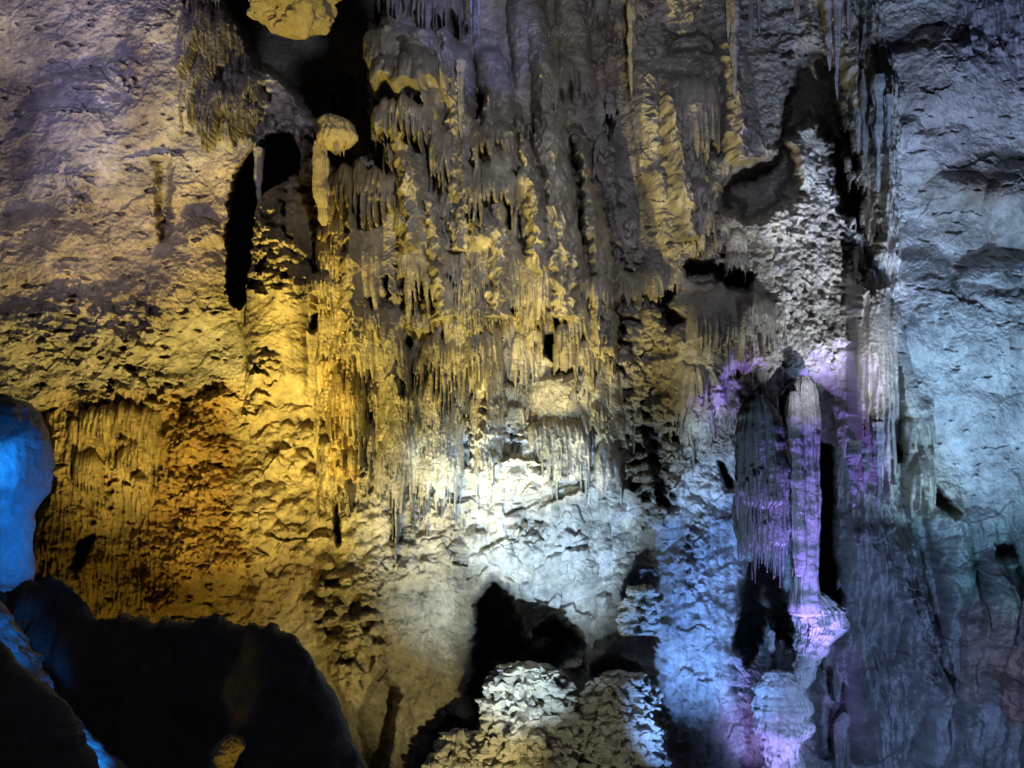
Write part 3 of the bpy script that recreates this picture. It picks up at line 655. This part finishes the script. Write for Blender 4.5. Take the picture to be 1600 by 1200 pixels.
# ------------------------------------------------------------------ free standing and hanging bodies
def wall_y(u, v):
    i = min(max(int(np.searchsorted(us, u)), 0), NU-1); j = min(max(int(np.searchsorted(vs, v)), 0), NV-1)
    return float(WALL-H[j, i])
def body(name, rows, mat, nth=96, nz=160, flute=0, fn=14, noise=.06, nscale=1.0, knob=0, kscale=6, seed=0, depth=None, ry=1.0, parent=None, fringe=0, wob=.25):
    """rows: (py, px centre, half width px) down the body, at one depth; an oval, grooved, tapering solid"""
    R_ = np.array([(r[0], r[1], r[2]) for r in rows], float)
    t = np.linspace(0, 1, nz); pv = R_[0, 0]+(R_[-1, 0]-R_[0, 0])*t
    cx = np.interp(pv, R_[:, 0], R_[:, 1]); hw = np.interp(pv, R_[:, 0], R_[:, 2])
    k = np.ones(5)/5; 
    hw = np.convolve(np.pad(hw, 2, mode='edge'), k, 'valid'); cx = np.convolve(np.pad(cx, 2, mode='edge'), k, 'valid')
    cx = cx+hw.mean()*wob*fbm(pv/46, pv*0+seed, 4, seed+2); hw = hw*(1+wob*.9*fbm(pv/30, pv*0+seed+.5, 4, seed+6))
    s = depth/FPX
    X0 = (cx-800)*s; Z0 = EYE+(HZ-pv)*s; r = hw*s
    th = np.linspace(0, 2*np.pi, nth, endpoint=False)
    T, Zz = np.meshgrid(th, Z0); Rr_ = np.repeat(r[:, None], nth, 1); Xc = np.repeat(X0[:, None], nth, 1)
    cx3 = np.cos(T); sy3 = np.sin(T)
    px = Xc+cx3*Rr_; py = depth+sy3*Rr_*ry
    dd = noise*fbm3(px*nscale, py*nscale, Zz*nscale, 5, seed)
    if flute:
        dd += flute*(np.abs(perlin3(cx3*fn/3, sy3*fn/3, Zz*.25+np.zeros_like(T), seed+4))*-2+.5)
        dd += flute*.4*perlin3(cx3*fn, sy3*fn, Zz*.5, seed+9)
    if knob:
        f1, rr = worley3(px*kscale, py*kscale, Zz*kscale, seed); g1, qq = worley3(px*kscale*2.3, py*kscale*2.3, Zz*kscale*2.3, seed+2)
        dd += knob*(np.sqrt(np.clip(1-f1*f1*1.5, 0, 1))*(.5+.8*rr)-.5+.4*np.sqrt(np.clip(1-g1*g1*1.5, 0, 1)))
        dd = dd-(rr < .26)*knob*1.2*np.clip(1.1-f1, 0, 1)
    dd = dd*np.clip(Rr_/(.25*max(r.max(), .01)), .15, 1)
    px = px+cx3*dd; py = py+sy3*dd*ry
    if knob: Zz = Zz+.3*knob*perlin3(px*4, py*4, Zz*4, seed+5)
    if fringe:
        pass
    vts = np.stack([px, py, Zz], -1).reshape(-1, 3)
    top = [X0[0], depth, Z0[0]+r[0]*.25]; bot = [X0[-1], depth, Z0[-1]-r[-1]*.25]
    vts = np.vstack([vts, top, bot]).astype(F32); nt_, nb_ = len(vts)-2, len(vts)-1
    a, b = np.meshgrid(np.arange(nz-1), np.arange(nth), indexing='ij')
    b2 = (b+1) % nth
    qd = np.stack([a*nth+b, (a+1)*nth+b, (a+1)*nth+b2, a*nth+b2], -1).reshape(-1, 4)
    faces = qd.tolist()+[[nt_, i, (i+1) % nth] for i in range(nth)]+[[nb_, (nz-1)*nth+(i+1) % nth, (nz-1)*nth+i] for i in range(nth)]
    me = bpy.data.meshes.new(name); me.from_pydata(vts.tolist(), [], faces); me.materials.append(mat)
    me.polygons.foreach_set('use_smooth', np.ones(len(me.polygons), bool)); me.update()
    return link(name, me, parent)
def cluster(name, label, cat, group=None, loc=(0, 0, 0)):
    o = bpy.data.objects.new(name, None); C.collection.objects.link(o); o.location = (0, 0, 0)
    return tag(o, label, cat, group)

M_PALE = rock_mat('pale_calcite', (.55, .52, .50), False)
M_GREY = rock_mat('grey_calcite', (.36, .36, .34), False)
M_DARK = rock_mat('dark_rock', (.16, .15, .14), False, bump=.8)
M_OCH = rock_mat('ochre_rock', (.48, .38, .18), False)
M_CORAL = rock_mat('coral_crust', (.60, .57, .47), False, bump=.8)
M_TAN = rock_mat('tan_calcite', (.36, .33, .26), False)

# violet column
d0 = wall_y(1320, 700)-1.2
tag(body('column', [(590, 1255, 9), (600, 1255, 15), (616, 1254, 20), (650, 1254, 23), (760, 1257, 21), (850, 1259, 20), (880, 1258, 19), (925, 1256, 20), (945, 1257, 22), (960, 1258, 20)], M_PALE, 120, 260, .10, 22, .10, 1.6, seed=3, depth=d0, wob=.03),
    'violet lit fluted column standing beside the tall black slot', 'column')
tag(body('stalagmite', [(612, 1240, 4), (622, 1241, 9), (660, 1242, 11), (760, 1246, 11), (880, 1249, 9), (900, 1249, 4)], M_PALE, 64, 160, .05, 14, .05, 2, seed=8, depth=d0-.5),
    'thin pale stem leaning against the left of the violet lit column', 'stalagmite')
tag(body('flowstone_ledge', [(922, 1262, 10), (932, 1266, 26), (955, 1280, 38), (980, 1284, 38), (1005, 1272, 26), (1040, 1262, 13), (1075, 1256, 5)], M_PALE, 180, 160, .12, 24, .25, 1.6, seed=13, depth=d0+.5, ry=.8, wob=.05, knob=.05, kscale=6), 'ruffled pale ledge at the foot of the violet lit column', 'flowstone')
# grey drapery left of it
g = cluster('hanging_drapery', 'large blue grey fringed drapery left of the violet lit column', 'drapery')
body('upper_tier', [(618, 1186, 8), (630, 1186, 20), (650, 1188, 29), (690, 1190, 34), (730, 1192, 36), (765, 1190, 38), (785, 1190, 34), (792, 1190, 24)], M_GREY, 220, 180, .16, 30, .16, 1.6, seed=5, depth=d0-.7, parent=g, ry=.6, wob=.04)
body('lower_tier', [(740, 1190, 30), (760, 1190, 38), (790, 1190, 41), (830, 1192, 39), (850, 1193, 32), (858, 1195, 14)], M_GREY, 220, 120, .18, 34, .14, 1.4, seed=6, depth=d0-.4, parent=g, ry=.6, wob=.04)
rr = random.Random(11)
for i in range(46):
    x = 1152+i*1.75+rr.uniform(-1.6, 1.6); th = rr.choice((.6, .8, 1, 1, 1.5)); ln = rr.uniform(10, 62)*(1.1 if 1165 < x < 1226 else .5)
    low = i % 3
    t0_ = (812 if low else 742)+rr.uniform(-14, 16)
    body('hanging_tip', [(t0_, x, 3.4*th), (t0_+25, x, 2.6*th), (t0_+28+ln*.6, x+rr.uniform(-1.5, 1.5), 1.6*th), (t0_+34+ln, x+rr.uniform(-1, 1), .5)], M_GREY, 10, 24, 0, 0, .03, 3, seed=i, depth=d0-(.26 if low else .56)-.55*math.cos((x-1190)/40*1.4)+rr.uniform(-.08, .08), parent=g, wob=.3)
# stalactites
def stal(u, top, bot, w, dep, label, mat=M_TAN, seed=0, group='stalactites hanging along the ceiling', lean=0):
    n = bot-top
    return tag(body('stalactite', [(top, u, w), (top+n*.15, u+lean*.15, w*.85), (top+n*.5, u+lean*.5, w*.55), (top+n*.85, u+lean*.85, w*.28), (bot, u+lean, w*.08)], mat, 32, 140, .05, 7, .10, 1.8, seed=seed, depth=dep, wob=.55), label, 'stalactite', group)
STAL = [
 (986, -60, 152, 8, 'long thin dark stalactite hanging alone in front of the upper wall', M_TAN, 2.2),
 (1148, -60, 158, 11, 'thickest grey stalactite of the pair at the top right of centre', M_GREY, 2.0),
 (1139, -60, 96, 6, 'thin stalactite touching the left of the thickest grey one', M_GREY, 1.9),
 (1172, -60, 72, 6, 'short slim stalactite right of the thickest grey one', M_GREY, 1.7),
 (1186, -60, 52, 5, 'shortest stub in the row right of the thickest grey stalactite', M_GREY, 1.7),
 (1245, -60, 40, 5, 'isolated thin dark spike crossing the pale ledge at the top', M_GREY, 1.8),
 (1296, -60, 110, 10, 'left stalactite of the grey bundle at the top right', M_GREY, 1.6),
 (1308, -60, 155, 10, 'longest stalactite of the grey bundle, beside the black recess', M_GREY, 1.5),
 (1326, -60, 70, 7, 'short stalactite in the grey bundle above the little white knob', M_GREY, 1.5),
 (748, -60, 74, 3, 'thread thin pale stalactite at the top of the cascade', M_PALE, 1.7),
 (736, -60, 60, 3, 'shorter thread thin stalactite left of the other thread thin one', M_PALE, 1.7),
 (1352, 110, 262, 8, 'dark ribbed stalactite just right of the little white knob', M_GREY, .9),
 (1372, 120, 300, 9, 'long dark ribbed stalactite edging the right rock face', M_GREY, .9),
 (1388, 150, 230, 7, 'outermost dark stalactite against the right rock face', M_GREY, .8),
 (1342, 170, 240, 6, 'narrow dark stalactite hanging below the little white knob', M_GREY, .9),
 (404, 232, 345, 7, 'thin broken stalactite hanging between the two mouths of the black crack', M_TAN, 1.0),
 (720, 95, 215, 6, 'knobbly thin little pillar between two smooth violet grey hollows', M_TAN, .3),
]
for i, (u, t, b, w_, lb, mt, off) in enumerate(STAL):
    dep = min(wall_y(u, max(b-10, 5)), wall_y(u, max(t, 10)), 29)-off*.6
    stal(u, t, b, w_, dep, lb, mt, seed=i)
# hanging tips at the bottom of the tall curtain
for i, (u, t, b, w_, lb) in enumerate([(1334, 690, 792, 12, 'broad blue violet tip at the foot of the very tall grey curtain'),
        (1372, 660, 800, 11, 'long grey tip beside the dark slot at the foot of the tall curtain'), (1352, 700, 770, 8, 'short middle tip at the foot of the tall grey curtain')]):
    stal(u, t, b, w_, wall_y(1355, 700)-.2, lb, M_GREY, seed=30+i, group='tips under the tall curtain')
# little white knob
tag(body('stone_knob', [(146, 1341, 3), (150, 1341, 7), (158, 1342, 9.5), (165, 1343, 9), (167, 1343, 5)], rock_mat('white_calcite', (.85, .84, .78), False, bump=.2), 40, 30, 0, 0, .02, 3, seed=2, depth=wall_y(1342, 160)-.8),
    'small bright white rounded knob among the dark stalactites', 'stone knob')
# yellow mushroom at the void
dv = 26.6
mu = cluster('flowstone_mushroom', 'yellow mushroom shaped flowstone cap jutting into the black void', 'flowstone')
body('cap', [(182, 515, 8), (190, 520, 22), (203, 526, 30), (216, 527, 31), (226, 520, 24), (230, 515, 14)], M_OCH, 100, 70, .06, 18, .10, 2, seed=9, depth=dv, parent=mu)
for i in range(14):
    x = 500+i*3.1; body('hanging_tip', [(214, x, 2.4), (226, x, 2), (230+rr.uniform(2, 14), x, .4)], M_OCH, 8, 12, 0, 0, .01, 3, seed=i, depth=dv-.1-.25*math.sin(i), parent=mu)
body('stem', [(222, 502, 10), (260, 500, 11), (300, 503, 12), (340, 506, 7), (352, 508, 3)], M_OCH, 60, 90, .06, 10, .12, 1.5, seed=10, depth=dv+.1, parent=mu)
# hanging rock at the top
tag(body('hanging_rock', [(-80, 452, 84), (-20, 452, 70), (4, 452, 60), (18, 456, 50), (28, 463, 38), (42, 470, 21), (54, 473, 9), (60, 474, 2)], M_OCH, 220, 200, 0, 0, 1.1, .9, seed=17, depth=27, wob=.06),
    'yellow ragged rock hanging from the ceiling in the black void', 'hanging rock')
# coral mounds at the bottom
for i, (rows, dp, lb) in enumerate([
  ([(1036, 822, 10), (1046, 824, 34), (1070, 822, 52), (1110, 824, 60), (1150, 830, 66), (1220, 836, 76), (1300, 840, 84)], 27.0, 'left knobbly coral mound rising at the bottom edge below the black hollow'),
  ([(1050, 962, 8), (1058, 962, 30), (1085, 964, 42), (1120, 966, 48), (1160, 970, 54), (1230, 974, 62), (1300, 978, 70)], 27.3, 'right knobbly coral mound at the bottom edge beside the blue buttress'),
  ([(914, 1006, 6), (924, 1004, 16), (945, 1002, 22), (975, 998, 20), (990, 996, 10)], 28.4, 'small coral knob framed by a black shadow above the right mound'),
  ([(1140, 718, 6), (1148, 716, 22), (1170, 714, 30), (1230, 712, 40), (1260, 710, 44)], 28.2, 'low dim coral hump at the bottom edge left of the mounds')]):
    tag(body('coral_mound', rows, M_CORAL, 320, 380, .10, 16, .55, .8, knob=.36, kscale=4.6, wob=.02, seed=20+i, depth=dp, ry=.9), lb, 'coral mound')
# little violet stalagmites
for i, (u, t, b, w_, lb) in enumerate([(1205, 985, 1060, 6, 'left one of the little violet lit stalagmites'), (1222, 1000, 1060, 5, 'middle one of the little violet lit stalagmites'), (1240, 1005, 1070, 6, 'right one of the little violet lit stalagmites')]):
    tag(body('stalagmite', [(t, u, 1.5), (t+6, u, w_*.6), (b-20, u, w_), (b+20, u, w_*1.5)], M_PALE, 30, 60, 0, 0, .10, 3, knob=.04, kscale=8, seed=40+i, depth=wall_y(u, 1060)-.8), lb, 'stalagmite', 'little violet stalagmites')
tag(body('violet_mound', [(1050, 1215, 16), (1070, 1218, 36), (1110, 1222, 44), (1150, 1224, 36), (1180, 1220, 26), (1230, 1216, 30)], M_PALE, 140, 140, .08, 20, .3, 1.4, knob=.05, kscale=6, seed=44, depth=27.6), 'violet and pink lit ribbed mound below the little stalagmites', 'flowstone')
# blue column far left, foreground boulders, and a ridge added for the shadow
tag(body('column', [(628, 0, 44), (640, 0, 58), (660, 0, 67), (690, 0, 73), (740, 0, 75), (765, 0, 71), (785, 0, 57), (805, 0, 48), (905, 0, 43), (914, 0, 44), (919, 0, 55), (942, 0, 50)], M_PALE, 180, 260, .025, 12, .16, 1.2, seed=50, depth=19, wob=0), 'thick smooth column lit bright blue at the left edge', 'column')
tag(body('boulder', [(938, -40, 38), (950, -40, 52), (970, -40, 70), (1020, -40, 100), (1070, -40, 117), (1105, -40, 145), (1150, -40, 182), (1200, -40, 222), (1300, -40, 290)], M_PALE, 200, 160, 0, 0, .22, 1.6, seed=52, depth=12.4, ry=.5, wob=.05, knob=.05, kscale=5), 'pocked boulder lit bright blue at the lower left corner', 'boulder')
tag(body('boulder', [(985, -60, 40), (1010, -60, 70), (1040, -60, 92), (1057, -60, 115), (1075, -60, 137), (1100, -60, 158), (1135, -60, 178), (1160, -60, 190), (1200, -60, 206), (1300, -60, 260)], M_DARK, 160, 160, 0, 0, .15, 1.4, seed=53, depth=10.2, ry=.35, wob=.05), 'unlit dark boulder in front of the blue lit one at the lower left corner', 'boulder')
def ridge(name, pts, dep, thick, mat, seed, label):
    """a rock mass whose skyline runs through pts (px, py)"""
    Pp = np.array(pts, float); n = 420; u = np.linspace(Pp[0, 0], Pp[-1, 0], n); topv = np.interp(u, Pp[:, 0], Pp[:, 1])
    topv += fbm(u/34, np.zeros(n)+seed, 6, seed, .62)*20
    s = dep/FPX; X = (u-800)*s; Zt = EYE+(HZ-topv)*s
    m = 70; tt = np.linspace(0, 1, m)
    XX = np.repeat(X[None], m, 0); ang = tt[:, None]*np.pi
    bot = -8.5
    Zr = bot+(Zt[None]-bot)*np.sin(ang)**.55
    Yr = dep-np.cos(ang)*thick
    dn = .5*fbm3(XX*.7, Yr*.7, Zr*.7, 5, seed)
    f1_, r_ = worley3(XX*1.6, Yr*1.6, Zr*1.6, seed); Yr = Yr+dn*1.2-.2+.35*f1_*np.cos(ang); Zr = Zr+np.minimum(dn*.5, .05)+.12*fbm3(XX*3, Yr*3, Zr*3, 3, seed)
    vts = np.stack([XX, Yr, Zr], -1).reshape(-1, 3)
    a, b = np.meshgrid(np.arange(m-1), np.arange(n-1), indexing='ij')
    f = np.stack([a*n+b, a*n+b+1, (a+1)*n+b+1, (a+1)*n+b], -1).reshape(-1, 4)
    me = bpy.data.meshes.new(name); me.from_pydata(vts.tolist(), [], f.tolist()); me.materials.append(mat)
    me.polygons.foreach_set('use_smooth', np.ones(len(me.polygons), bool)); me.update()
    return tag(link(name, me), label, 'added rock ridge')
ridge('shadow_ridge', [(-260, 915), (40, 912), (90, 905), (125, 915), (155, 970), (200, 968), (250, 972), (300, 965), (345, 962), (390, 978), (430, 970), (470, 985), (500, 1040), (530, 1110), (560, 1180), (600, 1260), (640, 1400)], 14.6, 1.0, M_DARK, 60,
      'added unlit rock ridge standing in for the black shadow across the lower left')  # solid mass added where the lower left lies in shadow
tag(body('stone_knob', [(1148, 360, 4), (1154, 362, 12), (1166, 360, 16), (1178, 352, 18), (1192, 350, 14), (1200, 350, 16), (1230, 352, 24)], M_OCH, 90, 90, 0, 0, .2, 1.5, knob=.04, kscale=5, seed=61, depth=13.0), 'small yellow lit stone poking out of the black lower left', 'stone knob')

# cave floor, below the picture
fu = np.linspace(-40, 40, 120); fy = np.linspace(-6, 33, 80); FX, FY = np.meshgrid(fu, fy)
FZ = -10.5+.5*fbm(FX/6, FY/6, 4, 70)
vts = np.stack([FX, FY, FZ], -1).reshape(-1, 3); a, b = np.meshgrid(np.arange(79), np.arange(119), indexing='ij')
f = np.stack([a*120+b, a*120+b+1, (a+1)*120+b+1, (a+1)*120+b], -1).reshape(-1, 4)
me = bpy.data.meshes.new('cave_floor'); me.from_pydata(vts.tolist(), [], f.tolist()); me.materials.append(M_DARK); me.update()
tag(link('cave_floor', me), kind='structure')
# lamps near single formations, and one added fill for the ridge
spot(at(-80, 700, 17.1), at(20, 720, 19), 110, (0.01, 0.25, 1.0), 200, .2)
spot(at(95, 985, 16.8), at(5, 790, 18.3), 70, (0.01, 0.23, 1.0), 420, .1)
spot(at(560, -300, 4), at(300, 1080, 14), 50, (0.75, 0.78, 1.0), 90, .3)  # added weak fill, brings out faint relief on the dark ridge
spot(at(230, 1290, 11.3), at(95, 1175, 12.2), 38, (0.01, 0.26, 1.0), 420, .1)
spot(at(40, 1120, 11.1), at(30, 950, 11.9), 72, (0.01, 0.26, 1.0), 90, .05)
spot(at(390, 1330, 12.2), at(355, 1180, 13.0), 36, (1.0, 0.66, 0.12), 26, .05)
tag(body('rock', [(618, -8, 22), (630, -8, 36), (655, -14, 42), (680, -26, 38), (695, -40, 20)], M_DARK, 80, 60, 0, 0, .2, 1.6, seed=71, depth=17.9), 'dark rock cap hanging over the top of the blue column', 'rock')
